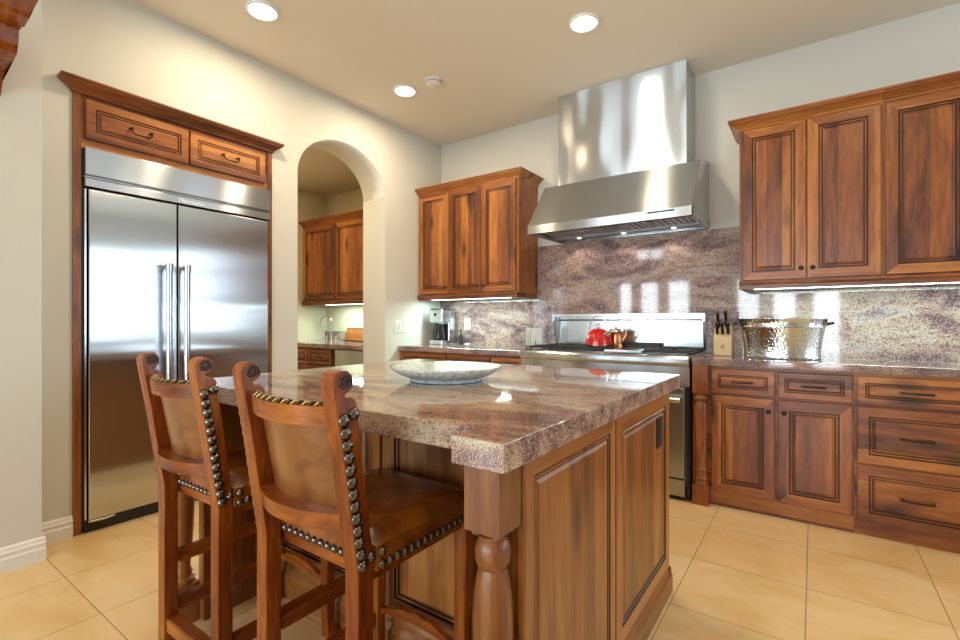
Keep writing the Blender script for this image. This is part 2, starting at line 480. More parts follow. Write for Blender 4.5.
for axis, wins, yy, za, zb in (('y', REAR_WIN, YB - 0.05, 0.27, 2.13), ('x', SIDE_WIN, 0, 0.79, 2.45), ('y', ADDED_BACK_WIN, YW + 0.01, 0.95, 2.45), ('y', [CLER_WIN], YB - 0.05, 2.64, 2.94)):  # the range-wall window among these is an added one
    for a, b in wins:
        wi += 1; bm = B(); m = (a + b) / 2
        def bar(p, q, z0, z1, d=0.02):
            if axis == 'y': box(bm, p, q, yy, yy + d * 2, z0, z1)
            else: box(bm, XR + 0.01, XR + 0.01 + d * 2, p, q, z0, z1)
        bar(a, a + 0.03, za, zb); bar(b - 0.03, b, za, zb); bar(a, b, za, za + 0.04); bar(a, b, zb - 0.04, zb)
        if b - a > 0.55: bar(m - 0.02, m + 0.02, za, zb)
        if zb - za > 1.0 and b - a > 0.55: bar(a, b, 1.53, 1.57); bar(a, b, 2.0, 2.04)
        struct('window_%d' % wi, bm, WHITE)

BASEP = [(0.0, 0.0), (0.018, 0.0), (0.018, 0.060), (0.013, 0.066), (0.013, 0.078), (0.016, 0.084), (0.010, 0.096), (0.010, 0.104), (0.004, 0.114), (0.0, 0.114)]
struct('baseboard_left_near', prism(B(), [(XN + d, z) for d, z in BASEP], 'y', -1.2, YN + 0.012), WHITE)
struct('baseboard_left', prism(B(), [(XW + d, z) for d, z in BASEP], 'y', YN, 0.811), WHITE)
struct('baseboard_arch', prism(B(), [(XW + d, z) for d, z in BASEP], 'y', 1.957, 2.164), WHITE)

# pantry seen through the arch
PYW, PXL, PZC = 3.70, -4.94, 2.70
struct('wall_pantry_back', bx(PXL - 0.1, XP, PYW, PYW + 0.1, 0.0, PZC), PANTRYP)
struct('wall_pantry_side', bx(PXL - 0.1, PXL, 2.0, PYW, 0.0, PZC), PANTRYP)
struct('wall_pantry_front', bx(PXL, XP, 1.99, 2.08, 0.0, PZC), PANTRYP)
struct('ceiling_pantry', bx(PXL, XP, 1.99, PYW, PZC, PZC + 0.05), PANTRYP)

# ------------------------------------------------------------------ refrigerator and its wooden surround
FY0, FY1 = 0.860, 1.906
fr = thing('refrigerator', 'tall stainless steel double-door refrigerator built into the cream wall', 'refrigerator', (XW, 1.4, 0))
obj('body', bx(XP - 0.2, XW + 0.004, FY0 - 0.012, FY1 + 0.012, 0.02, 2.090), BLACK, fr)
def ftext():
    cu = bpy.data.curves.new('badge', 'FONT'); cu.body = 'Thermador'; cu.size = 0.034; cu.shear = 0.35; cu.extrude = 0.001; cu.align_x = 'LEFT'
    o = bpy.data.objects.new('badge_curve', cu); COL.objects.link(o)
    dg = bpy.context.evaluated_depsgraph_get(); me = bpy.data.meshes.new_from_object(o.evaluated_get(dg))
    bpy.data.objects.remove(o); bm = B(); bm.from_mesh(me); bpy.data.meshes.remove(me); return bm
SPL = 1.394
for y0, y1, hy in ((FY0 + 0.012, 1.306, 1.238), (1.313, FY1 - 0.004, 1.336)):
    bm = bx(XW + 0.006, XW + 0.038, y0, y1, 0.072, 1.868)
    d = obj('door', bm, STEEL_F, fr, bevel=0.004)
    bm = B()
    hx = XW + 0.105
    cyl(bm, (hx, hy, 0.42), (hx, hy, 1.492), 0.017, 18)
    for z in (0.42, 1.450): cyl(bm, (hx, hy, z), (hx, hy, z + 0.045), 0.021, 18)
    for z in (0.445, 1.478): cyl(bm, (XW + 0.034, hy, z), (hx, hy, z), 0.012, 12)
    obj('handle', bm, STEEL_B, d, smooth=True)
bm = B()
GP = [(XW, 1.880), (XW + 0.040, 1.880), (XW + 0.040, 1.925), (XW + 0.022, 1.932), (XW + 0.022, 1.940), (XW + 0.044, 1.945), (XW + 0.044, 2.092), (XW, 2.092)]
prism(bm, GP, 'y', FY0 - 0.004, FY1 + 0.012)
g = obj('top_grille', bm, STEEL_H, fr, bevel=0.003)
bm = ftext()
bm.transform(Matrix.Translation((XW + 0.0405, 1.308, 1.889)) @ Matrix(((0, 0, 1), (1, 0, 0), (0, 1, 0))).to_4x4())
obj('badge', bm, plain('badge_white', (0.9, 0.9, 0.9, 1), 0.4), g)
obj('toe_kick', bx(XW - 0.04, XW + 0.012, FY0, FY1, 0.0, 0.070), BLACK, fr)
bm = B(); tube(bm, [(XW + 0.030, FY0 + 0.012, 0.064), (XW + 0.034, FY0 + 0.08, 0.060), (XW + 0.030, FY0 + 0.13, 0.064)], 0.007, 8)
obj('hinge', bm, STEEL_B, fr)
obj('side_trim', bx(XW + 0.004, XW + 0.022, FY0 - 0.002, FY0 + 0.006, 0.072, 1.868), STEEL_B, fr)

fc = thing('refrigerator_surround', 'wooden surround with crown moulding and two drawers above the steel refrigerator', 'cabinet', (XW, 1.4, 0))
obj('side_panel', bx(XP, XW + 0.010, 0.811, FY0 - 0.014, 0.0, 2.40), WZ, fc)
obj('side_panel', bx(XP, XW + 0.010, FY1 + 0.012, 1.948, 0.0, 2.40), WZ, fc)
obj('drawer_case', bx(XP, XW + 0.002, FY0 - 0.014, FY1 + 0.014, 2.094, 2.40), WY, fc)
for y0, y1 in ((0.864, 1.382), (1.391, 1.890)):
    bm = panel(B(), (XW + 0.002, y0, 2.142), (0, 1, 0), (1, 0, 0), y1 - y0, 0.216, 0.044)
    d = obj('drawer', bm, [WY, WY, GLAZE], fc)
    obj('handle', pull_bm((XW + 0.022, (y0 + y1) / 2, 2.262), (0, 1, 0), (1, 0, 0), 0.10, 0.032), BRONZE, d, smooth=True)
bm = B()
def crown_run(bm, outline, prof, z):
    """outline: list of (x,y) points and the outward mitre vectors"""
    rings = []
    for (x, y), (mx, my) in outline:
        rings.append([bm.verts.new((x + mx * d, y + my * d, z + h)) for d, h in prof])
    n = len(prof)
    for a, b in zip(rings, rings[1:]):
        for i in range(n): bm.faces.new((a[i], a[(i + 1) % n], b[(i + 1) % n], b[i]))
    bm.faces.new(rings[0]); bm.faces.new(list(reversed(rings[-1])))
    return bm
crown_run(bm, [((XW + 0.001, 0.811), (0, -1)), ((XW + 0.012, 0.811), (1, -1)), ((XW + 0.012, 1.948), (1, 1)), ((XW + 0.001, 1.948), (0, 1))], CROWN, 2.378)
obj('crown_moulding', bm, WY, fc)

# ------------------------------------------------------------------ wall cabinets on the range wall
YU = 3.53                                   # face of the carcass
def wall_cabinet(name, label, x0, x1, doors, z0=1.372, z1=2.392, knobs=(), crown=None, rail_sides=(1, 1), yu=YU, yw=YW, wz=WZ, wx=WX):
    t = thing(name, label, 'cabinet', ((x0 + x1) / 2, (yu + yw) / 2, z0))
    obj('carcass', bx(x0, x1, yu, yw - 0.001, z0 + 0.03, z1), [wz], t)
    ds = []
    for a, b in doors:
        bm = panel(B(), (a, yu, z0 + 0.042), (1, 0, 0), (0, -1, 0), b - a, z1 - z0 - 0.044, 0.056)
        ds.append(obj('door', bm, [wz, wx, GLAZE], t))
    for i, x, z in knobs:
        obj('knob', knob_bm((x, yu - 0.019, z), (0, -1, 0)), BRONZE, ds[i], smooth=True)
    bm = crown_run(B(), crown, CROWN, z1 + 0.002); obj('crown_moulding', bm, wx, t)
    bm = B(); prism(bm, [(yu - 0.022, z0 + 0.035), (yu - 0.026, z0 + 0.022), (yu - 0.018, z0 + 0.012), (yu - 0.018, z0 - 0.012), (yu + 0.01, z0 - 0.012), (yu + 0.01, z0 + 0.035)], 'x', x0, x1)
    for s, x in ((rail_sides[0], x0), (rail_sides[1], x1)):
        if s: box(bm, x if x == x0 else x - 0.014, x + 0.014 if x == x0 else x, yu, yw - 0.022, z0 - 0.012, z0 + 0.03)
    obj('light_rail', bm, wx, t)
    return t
LX0, LX1 = -3.238, -2.085
wall_cabinet('wall_cabinet', 'three-door wooden wall cabinet above the coffee maker, beside the range hood', LX0, LX1,
             [(-3.222, -2.845), (-2.840, -2.468), (-2.463, -2.100)],
             knobs=[(0, -2.875, 1.475), (1, -2.500, 1.475), (2, -2.432, 1.475)],
             crown=[((LX0, YU), (0, -1)), ((LX1, YU), (1, -1)), ((LX1, YW - 0.002), (1, 0))], rail_sides=(0, 1))
RX0, RX1, RX2 = -0.398, 0.322, 1.075
wall_cabinet('wall_cabinet', 'two-door wooden wall cabinet with paired knobs, right of the range hood', RX0, RX1,
             [(-0.380, -0.036), (-0.031, 0.314)],
             knobs=[(0, -0.062, 1.478), (1, -0.004, 1.478)], z1=2.392,
             crown=[((RX0, YW - 0.002), (-1, 0)), ((RX0, YU), (-1, -1)), ((RX1, YU), (0, -1))], rail_sides=(1, 0))
wall_cabinet('wall_cabinet', 'wide-door wooden wall cabinet cut off by the right edge of the photo', RX1 + 0.001, RX2,
             [(0.332, 0.695), (0.701, 1.062)],
             knobs=[(0, 0.668, 1.478), (1, 0.728, 1.478)], z1=2.392,
             crown=[((RX1 + 0.001, YU), (0, -1)), ((RX2, YU), (1, -1)), ((RX2, YW - 0.002), (1, 0))], rail_sides=(0, 1))

def cabinet_light(label, x0, x1, y, z, power, col):
    t = thing('under_cabinet_light', label, 'light', ((x0 + x1) / 2, y, z))
    obj('housing', bx(x0, x1, y - 0.03, y + 0.03, z, z + 0.033), PLATE, t)
    obj('diffuser', bx(x0 + 0.01, x1 - 0.01, y - 0.025, y + 0.025, z - 0.008, z), STRIP, t)
    l = area('strip_lamp', ((x0 + x1) / 2, y, z - 0.012), (0, 0, 0), x1 - x0 - 0.03, 0.04, power, col)
    return t
GREENW = (0.70, 1.0, 0.87)
cabinet_light('glowing strip light under the three-door wall cabinet by the coffee maker', -3.12, -2.20, 3.60, 1.368, 9, GREENW)
cabinet_light('glowing strip light under the wall cabinets, above the hammered metal tub', -0.33, 0.95, 3.60, 1.368, 6, GREENW)

# ------------------------------------------------------------------ base cabinets and counters
YF = 3.265
ZT, TH = 0.917, 0.045
def base_cabinet(name, label, x0, x1):
    t = thing(name, label, 'cabinet', ((x0 + x1) / 2, 3.58, 0))
    obj('carcass', bx(x0, x1, YF, YW - 0.001, 0.10, ZT - TH), WX, t)
    obj('toe_kick', bx(x0, x1, YF + 0.012, YF + 0.04, 0.0, 0.10), WX, t)
    return t
def drawer(t, x0, x1, z0, z1, rail=0.034, L=0.10, wx=WX):
    d = obj('drawer', panel(B(), (x0, YF, z0), (1, 0, 0), (0, -1, 0), x1 - x0, z1 - z0, rail), [wx, wx, GLAZE], t)
    obj('handle', pull_bm(((x0 + x1) / 2, YF - 0.019, (z0 + z1) / 2), (1, 0, 0), (0, -1, 0), L), BRONZE, d, smooth=True)
def door(t, x0, x1, z0, z1, kx, kz):
    d = obj('door', panel(B(), (x0, YF, z0), (1, 0, 0), (0, -1, 0), x1 - x0, z1 - z0, 0.056), [WZ, WX, GLAZE], t)
    obj('knob', knob_bm((kx, YF - 0.019, kz), (0, -1, 0)), BRONZE, d, smooth=True)
ca = base_cabinet('base_cabinet', 'wooden base cabinet with turned corner post, two drawers over two doors', -0.615, 0.180)
for x0, x1, kx in ((-0.520, -0.184, -0.215), (-0.170, 0.173, -0.138)):
    drawer(ca, x0, x1, 0.706, 0.857); door(ca, x0, x1, 0.100, 0.694, kx, 0.622)
bm = B()
box(bm, -0.625, -0.535, YF - 0.055, YF, 0.0, 0.125); box(bm, -0.625, -0.535, YF - 0.055, YF, 0.700, ZT - TH)
lathe(bm, [(0.030, 0.12), (0.040, 0.128), (0.040, 0.138), (0.033, 0.146), (0.036, 0.155), (0.040, 0.165), (0.034, 0.175), (0.034, 0.215), (0.037, 0.222), (0.031, 0.232), (0.032, 0.30), (0.037, 0.42),
           (0.042, 0.55), (0.041, 0.60), (0.034, 0.635), (0.029, 0.645), (0.038, 0.655), (0.043, 0.668), (0.038, 0.680), (0.030, 0.690), (0.034, 0.705)], (-0.580, YF - 0.020, 0), 24)
box(bm, -0.632, -0.600, YF, YF + 0.02, 0.0, ZT - TH)
obj('turned_post', bm, WZ, ca, smooth=True)
cb = base_cabinet('base_cabinet', 'wooden drawer base with three stacked drawers, to the right of the two doors', 0.181, 1.075)
for z0, z1 in ((0.706, 0.857), (0.392, 0.694), (0.082, 0.380)):
    for x0, x1 in ((0.192, 0.672), (0.684, 1.062)): drawer(cb, x0, x1, z0, z1, 0.048 if z1 - z0 > 0.2 else 0.034, 0.115)
cc = base_cabinet('base_cabinet', 'wooden base cabinet below the coffee maker, behind the island', -3.240, -1.868)
for x0, x1 in ((-3.20, -2.66), (-2.65, -2.19), (-2.18, -1.88)): drawer(cc, x0, x1, 0.706, 0.857)
for x0, x1, kx in ((-3.20, -2.66, -2.70), (-2.65, -2.19, -2.61), (-2.18, -1.88, -2.14)): door(cc, x0, x1, 0.112, 0.694, kx, 0.622)
tag(obj('countertop', bx(-0.635, 1.10, 3.238, YW - 0.022, ZT - TH, ZT), GRAN2, bevel=0.004), 'polished granite countertop under the hammered tub and knife block', 'countertop')
tag(obj('countertop', bx(XW + 0.001, -1.866, 3.238, YW - 0.022, ZT - TH, ZT), GRAN2, bevel=0.004), 'short granite countertop holding the coffee maker, left of the range', 'countertop')
tag(obj('backsplash', prism(B(), [(XW + 0.002, ZT), (1.10, ZT), (1.10, 1.366), (-0.412, 1.366), (-0.412, 1.836), (-2.07, 1.836), (-2.07, 1.366), (XW + 0.002, 1.366)], 'y', YW - 0.021, YW - 0.001), GRANB),
    'full-height mottled granite backsplash behind the range and counters', 'backsplash')

# ------------------------------------------------------------------ range
RA0, RA1, RF = -1.862, -0.640, 3.19
rg = thing('range', 'wide stainless steel cooking range with black burner grates and tall backguard', 'range', ((RA0 + RA1) / 2, 3.5, 0))
obj('body', bx(RA0, RA1 - 0.022, 3.235, YW - 0.03, 0.10, 0.905), STEEL_D, rg)
obj('side_gap_shade', bx(RA1 - 0.020, RA1, 3.225, 3.82, 0.03, 0.905), BLACK, rg)  # black strip standing in for the shade of the open gap
bm = B(); prism(bm, [(3.235, 0.735), (RF + 0.022, 0.735), (RF + 0.014, 0.862), (RF - 0.006, 0.868), (RF - 0.014, 0.885), (RF - 0.014, 0.912), (RF - 0.004, 0.926), (RF + 0.018, 0.932), (3.82, 0.932), (3.82, 0.905), (3.235, 0.905)], 'x', RA0, RA1)
cp = obj('control_panel', bm, STEEL_H, rg, bevel=0.003)
for i in range(9):
    x = RA0 + 0.10 + i * 0.128
    bm = lathe(B(), [(0.023, 0), (0.023, 0.006), (0.019, 0.008), (0.017, 0.030), (0.0, 0.032)], (0, 0, 0), 18)
    bm.transform(Matrix.Translation((x, RF + 0.018, 0.778)) @ Vector((0, -1, 0.2)).to_track_quat('Z', 'X').to_matrix().to_4x4())
    obj('knob', bm, BLACK, cp, smooth=True)
for x0, x1 in ((RA0 + 0.008, -1.36), (-1.35, RA1 - 0.028)):
    d = obj('oven_door', bx(x0, x1, RF + 0.008, 3.235, 0.150, 0.725), STEEL_D, rg, bevel=0.004)
    bm = B(); cyl(bm, (x0 + 0.03, RF - 0.052, 0.655), (x1 - 0.012, RF - 0.052, 0.655), 0.017, 16)
    for x in (x0 + 0.06, x1 - 0.06): cyl(bm, (x, RF + 0.01, 0.655), (x, RF - 0.052, 0.655), 0.011, 10)
    obj('handle', bm, STEEL_B, d, smooth=True)
obj('kick_panel', bx(RA0 + 0.008, RA1 - 0.028, RF + 0.016, 3.235, 0.030, 0.138), STEEL_D, rg, bevel=0.004)
for x in (RA0 + 0.06, RA1 - 0.08):
    obj('foot', lathe(B(), [(0.02, 0), (0.02, 0.04), (0.014, 0.05), (0.014, 0.11)], (x, 3.30, 0), 12), BLACK, rg)
bm = B()
box(bm, RA0, RA1, 3.80, YW - 0.026, 0.905, 1.195); box(bm, RA0, RA1, 3.735, YW - 0.026, 1.185, 1.212)
for x in (RA0, RA1 - 0.02): prism(bm, [(3.80, 0.94), (3.79, 0.94), (3.735, 1.15), (3.735, 1.19), (3.80, 1.19)], 'x', x, x + 0.02)
bg = obj('backguard', bm, STEEL_B, rg, bevel=0.002)
obj('vent_slot', bx(RA0 + 0.03, RA1 - 0.03, 3.796, 3.806, 1.155, 1.168), BLACK, bg)
obj('cooktop', bx(RA0 + 0.02, RA1 - 0.02, 3.27, 3.79, 0.930, 0.9345), STEEL_B, rg)
def grate(x0, x1, y0, y1):
    bm = B(); z0, z1 = 0.945, 0.960
    for x in (x0, x1 - 0.014): box(bm, x, x + 0.014, y0, y1, z0, z1)
    for y in (y0, y1 - 0.014, (y0 + y1) / 2 - 0.007): box(bm, x0, x1, y, y + 0.014, z0, z1)
    cx_ = (x0 + x1) / 2
    for yc in (y0 + (y1 - y0) * 0.25, y0 + (y1 - y0) * 0.75):
        box(bm, x0, cx_ - 0.035, yc - 0.006, yc + 0.006, z0 + 0.002, z1 + 0.003); box(bm, cx_ + 0.035, x1, yc - 0.006, yc + 0.006, z0 + 0.002, z1 + 0.003)
        for s in (-1, 1): box(bm, cx_ - 0.006, cx_ + 0.006, yc + s * 0.035 if s > 0 else yc - 0.12, yc + 0.12 if s > 0 else yc - 0.035, z0 + 0.002, z1 + 0.003)
    for x in (x0, x1 - 0.014):
        for y in (y0, y1 - 0.014): box(bm, x, x + 0.014, y, y + 0.014, 0.934, z0)
    return bm
for x0, x1 in ((-1.835, -1.545), (-1.535, -1.245), (-0.945, -0.662)):
    obj('grate', grate(x0, x1, 3.285, 3.775), IRON, rg, bevel=0.002, seg=1)
    for yc in (3.41, 3.65):
        obj('burner_cap', lathe(B(), [(0.05, 0.0), (0.05, 0.006), (0.038, 0.012), (0.0, 0.014)], ((x0 + x1) / 2, yc, 0.9335), 20), IRON, rg, smooth=True)
bm = B(); box(bm, -1.228, -0.962, 3.285, 3.70, 0.934, 0.950)
obj('griddle', bm, STEEL_B, rg, bevel=0.003)
obj('griddle_guard', bx(-1.228, -0.962, 3.705, 3.775, 0.934, 0.985), IRON, rg, bevel=0.003)

# ------------------------------------------------------------------ range hood
H0, H1, HF = -1.842, -0.637, 3.262
hd = thing('range_hood', 'large stainless steel range hood with tall chimney rising to the ceiling', 'range hood', ((H0 + H1) / 2, 3.6, 1.84))
bm = B()
HP = [(HF, 1.832), (HF, 1.898), (3.555, 2.268), (YW - 0.002, 2.345), (YW - 0.002, 1.842), (YW - 0.03, 1.842), (YW - 0.03, 1.90), (HF + 0.03, 1.90), (HF + 0.03, 1.832)]
prism(bm, HP, 'x', H0, H1)
for x in (H0, H1 - 0.02): prism(bm, [(HF + 0.002, 1.834), (HF + 0.002, 1.897), (YW - 0.003, 1.905), (YW - 0.003, 1.842)], 'x', x, x + 0.02)
cn = obj('canopy', bm, STEEL_H, hd, bevel=0.003)
obj('control_slot', bx(-0.915, -0.745, HF - 0.003, HF + 0.004, 1.876, 1.886), BLACK, cn)
obj('chimney', bx(-1.735, -0.735, 3.590, YW - 0.002, 2.27, ZC - 0.001), STEEL_HOOD, hd, bevel=0.003)
for i in range(4):
    x0 = H0 + 0.035 + i * 0.285
    bm = B(); box(bm, x0, x0 + 0.275, 3.33, 3.70, 1.868, 1.874)
    for k in range(6): box(bm, x0 + 0.02 + k * 0.042, x0 + 0.042 + k * 0.042, 3.345, 3.685, 1.860, 1.869)
    obj('baffle_filter', bm, STEEL_M, cn)
obj('lamp_rail', bx(H0 + 0.022, H1 - 0.022, 3.71, 3.80, 1.856, 1.90), STEEL_M, cn)
for x in (-1.62, -1.24, -0.86):
    obj('hood_lamp', lathe(B(), [(0.016, 0), (0.018, 0.003), (0.018, 0.012)], (x, 3.755, 1.850), 16), HALOGEN, cn)
    l = bpy.data.lights.new('hood_spot', 'SPOT'); l.energy = 2.2; l.color = (1.0, 0.86, 0.66); l.spot_size = 2.4; l.spot_blend = 0.6; l.shadow_soft_size = 0.02
    o = bpy.data.objects.new('hood_spot', l); COL.objects.link(o); o.location = (x, 3.755, 1.842)

# ------------------------------------------------------------------ island
IX0, IX1 = -1.95, -0.515
SX0, SX1, SY0, SY1 = -2.045, -0.483, 0.765, 2.225
isl = thing('kitchen_island', 'square wooden kitchen island with turned legs and panelled sides', 'island', ((IX0 + IX1) / 2, 1.6, 0))
obj('body', bx(IX0, IX1 - 0.004, 1.165, 2.105, 0.0, 0.857), IZ, isl)
for x0, x1 in ((IX1 - 0.045, IX1 - 0.004), (IX0, IX0 + 0.041)):
    obj('wing_panel', bx(x0, x1, 0.872, 1.165, 0.0, 0.857), IZ, isl)
for y0, y1 in ((0.872, 1.432), (1.444, 2.100)):
    obj('side_panel', panel(B(), (IX1 - 0.006, y0, 0.112), (0, 1, 0), (1, 0, 0), y1 - y0, 0.744, 0.042 if y0 < 1 else 0.056, 0.022), [IZ, IY, GLAZE], isl)
for x0, x1 in ((-1.90, -1.235), (-1.225, -0.565)):
    obj('front_panel', panel(B(), (x0, 1.165, 0.15), (1, 0, 0), (0, -1, 0), x1 - x0, 0.70, 0.06, 0.02), [IZ, IX, GLAZE], isl)
PL = [(0.0, 0.0), (0.024, 0.0), (0.024, 0.070), (0.014, 0.084), (0.014, 0.096), (0.004, 0.110), (0.0, 0.112)]
bm = B()
prism(bm, [(IX1 + d, z) for d, z in PL], 'y', 0.872, 2.124)
prism(bm, [(1.165 - d, z * 1.35) for d, z in PL], 'x', IX0 + 0.041, IX1 - 0.045)
prism(bm, [(2.105 + d, z) for d, z in PL], 'x', IX0, IX1 + 0.02)
obj('plinth', bm, IY, isl)
LEGP = [(0.036, 0.145), (0.041, 0.152), (0.041, 0.165), (0.030, 0.175), (0.034, 0.19), (0.028, 0.205), (0.027, 0.215), (0.032, 0.27), (0.038, 0.36), (0.042, 0.46), (0.0425, 0.53), (0.040, 0.58), (0.0355, 0.615), (0.0315, 0.632),
        (0.0300, 0.638), (0.0335, 0.642), (0.0370, 0.652), (0.0385, 0.666), (0.0375, 0.680), (0.0340, 0.692), (0.0300, 0.698), (0.0310, 0.706), (0.0390, 0.712)]
for lx in (-0.549, -1.98):
    bm = B(); lathe(bm, LEGP, (lx, 0.826, 0), 32)
    b2 = bx(lx - 0.043, lx + 0.043, 0.783, 0.869, 0.708, 0.857)
    es = [e for e in b2.edges if all(v.co.z < 0.72 for v in e.verts)]
    bmesh.ops.bevel(b2, geom=es, offset=0.012, segments=3, affect='EDGES')
    me = bpy.data.meshes.new('tmp'); b2.to_mesh(me); b2.free(); bm.from_mesh(me); bpy.data.meshes.remove(me)
    box(bm, lx - 0.043, lx + 0.043, 0.783, 0.869, 0.0, 0.15)
    obj('turned_leg', bm, IZ, isl, smooth=True)
ou = obj('outlet', bx(IX1 + 0.015, IX1 + 0.021, 1.895, 1.965, 0.655, 0.772), BLACK, isl, bevel=0.002)
ou['label'] = 'black outlet plate'
bm = B()
for z in (0.69, 0.737): box(bm, IX1 + 0.021, IX1 + 0.023, 1.915, 1.945, z - 0.014, z + 0.014)
obj('socket', bm, IRON, ou)
EB = 0.848
out = [(SX0, SY0), (SX0 + 0.127, SY0), (SX0 + 0.127, EB), (SX1 - 0.130, EB), (SX1 - 0.130, SY0), (SX1, SY0), (SX1, SY1), (SX0, SY1)]
tag(obj('island_top', prism(B(), out, 'z', 0.857, 0.9145), GRAN, bevel=0.002), 'thick polished granite slab on the island with projecting corners', 'countertop')

# ------------------------------------------------------------------ bowl
BC = (-1.205, 1.475, 0.9145)
bw = thing('bowl', 'wide shallow pale blue bowl on a foot, on the granite island', 'bowl', BC)
n = 48
obj('shell', lathe(B(), [(0.136, 0.0), (0.144, 0.002), (0.146, 0.009), (0.142, 0.012), (0.150, 0.015), (0.176, 0.024), (0.200, 0.036), (0.216, 0.047), (0.222, 0.054), (0.222, 0.058)], BC, n, cap=True), BOWL, bw, smooth=True)
obj('interior', lathe(B(), [(0.222, 0.058), (0.217, 0.058), (0.205, 0.047), (0.170, 0.032), (0.11, 0.022), (0.0, 0.019)], BC, n, cap=False), BOWLIN, bw, smooth=True)

# ------------------------------------------------------------------ bar stools
def make_stool(label):
    t = thing('bar_stool', label, 'stool')
    hw, pw = 0.202, 0.045
    PROF = [(0.0, 0.0), (0.0, 0.60), (-0.012, 0.68), (-0.038, 0.86), (-0.063, 1.004), (-0.065, 1.026), (-0.058, 1.040), (-0.045, 1.047), (-0.030, 1.046), (-0.018, 1.037), (-0.012, 1.022), (-0.015, 1.009),
            (-0.025, 1.000), (-0.035, 0.996), (-0.033, 0.990), (-0.018, 0.988), (-0.006, 0.979), (-0.001, 0.964), (-0.001, 0.950), (0.012, 0.86), (0.034, 0.70), (0.044, 0.62), (0.044, 0.56), (0.044, 0.0)]
    nail_me = None
    nb = lathe(B(), [(0.0118, 0.0), (0.0105, 0.002), (0.0085, 0.0055), (0.005, 0.008), (0.0, 0.009)], (0, 0, 0), 10)
    nail_me = bpy.data.meshes.new('nailhead'); 
    for f in nb.faces: f.smooth = True
    nb.to_mesh(nail_me); nb.free(); nail_me.materials.append(PEWTER)
    def nail(p, d, parent, s=1.0):
        o = bpy.data.objects.new('nailhead', nail_me); COL.objects.link(o); o.parent = parent
        o.location = p; o.rotation_euler = Vector(d).to_track_quat('Z', 'Y').to_euler(); o.scale = (s, s, s)
    def rear(z):   # rear edge of the post
        pts = PROF[:5]
        for (ya, za), (yb, zb) in zip(pts, pts[1:]):
            if za <= z <= zb: return ya + (yb - ya) * (z - za) / (zb - za)
        return -0.064
    for s in (-1, 1):
        xa, xb = (s * hw, s * (hw - pw)) if s < 0 else (s * (hw - pw), s * hw)
        bm = B(); prism(bm, PROF, 'x', xa, xb)
        p = obj('rear_leg', bm, SZ, t)
        md = p.modifiers.new('edge', 'BEVEL'); md.width = 0.002; md.segments = 1; md.limit_method = 'ANGLE'; md.angle_limit = 0.6
        for sx in (s * (hw + 0.001), s * (hw - pw - 0.001)):
            path = []
            for k in range(29):
                a = k / 28 * 2.2 * 2 * PI; r = 0.0185 - 0.0155 * k / 28
                path.append((sx, -0.036 + r * math.cos(a - 0.6), 1.022 + r * math.sin(a - 0.6)))
            obj('scroll_carving', tube(B(), path, 0.0026, 6), GLAZE, p)
        xs = s * hw
        for k in range(13):
            z = 0.615 + k * 0.0272
            nail((xs, rear(z) + 0.014, z), (s, 0, 0), p, 1.28)
        nail((xs, rear(0.94) + 0.040, 0.952), (s, 0, 0), p, 1.28)
        nail((xs, 0.036, 0.626), (s, 0, 0), p, 1.1)
    xi = hw - pw + 0.003
    def arc(bm, y0, z0, z1, thick, sag, lean=0.0, n=14, mi=0, dome=0.0):
        rows = []
        for k in range(n + 1):
            u = -1 + 2 * k / n; x = u * xi; y = y0 - sag * (1 - u * u)
            dz = dome * (1 - u * u)
            rows.append([bm.verts.new((x, y, z0)), bm.verts.new((x, y + thick, z0)), bm.verts.new((x, y + thick + lean, z1 + dz)), bm.verts.new((x, y + lean, z1 + dz))])
        for a, b in zip(rows, rows[1:]):
            for i in range(4):
                f = bm.faces.new((a[i], b[i], b[(i + 1) % 4], a[(i + 1) % 4])); f.material_index = mi
        bm.faces.new(rows[0]); bm.faces.new(list(reversed(rows[-1])))
        return bm
    tr = obj('top_rail', arc(B(), -0.034, 0.922, 0.966, 0.030, 0.040, -0.006), SX, t, smooth=True)
    bm = B(); N = 21
    for k in range(N):
        u = -0.96 + 1.92 * k / (N - 1); x = u * xi; y = -0.026 - 0.040 * (1 - u * u)
        tube(bm, [(x - 0.006, y - 0.006, 0.966), (x, y, 0.972), (x + 0.006, y + 0.009, 0.970)], [0.0028, 0.0048, 0.0028], 6, k % 2)
    obj('rope_trim', bm, [GOLD, BLACK], tr, smooth=True)
    obj('backrest', arc(B(), 0.030, 0.706, 0.930, 0.018, 0.040, -0.042), LEATHB, t, smooth=True)
    obj('lower_rail', arc(B(), -0.012, 0.690, 0.727, 0.056, 0.042, -0.004), SX, t, smooth=True)
    # seat cushion
    bm = B(); x0, x1, y0, y1, zb = -0.212, 0.212, 0.0445, 0.444, 0.592
    nx, ny = 14, 14
    def top(u, v):
        e = (1 - abs(u) ** 6) * (1 - abs(v) ** 6); return zb + 0.056 + 0.030 * e - 0.010 * math.exp(-((u * 1.6) ** 2 + (v * 1.4) ** 2))
    grid = [[bm.verts.new((x0 + (x1 - x0) * i / nx, y0 + (y1 - y0) * j / ny, top(-1 + 2 * i / nx, -1 + 2 * j / ny))) for j in range(ny + 1)] for i in range(nx + 1)]
    for i in range(nx):
        for j in range(ny): bm.faces.new((grid[i][j], grid[i + 1][j], grid[i + 1][j + 1], grid[i][j + 1]))
    per = [grid[i][0] for i in range(nx + 1)] + [grid[nx][j] for j in range(1, ny + 1)] + [grid[i][ny] for i in range(nx - 1, -1, -1)] + [grid[0][j] for j in range(ny - 1, 0, -1)]
    low = [bm.verts.new((v.co.x, v.co.y, zb)) for v in per]
    m = len(per)
    for k in range(m): bm.faces.new((per[k], low[k], low[(k + 1) % m], per[(k + 1) % m]))
    bm.faces.new(low)
    st = obj('seat', bm, LEATHER, t, smooth=True)
    zr = zb + 0.011
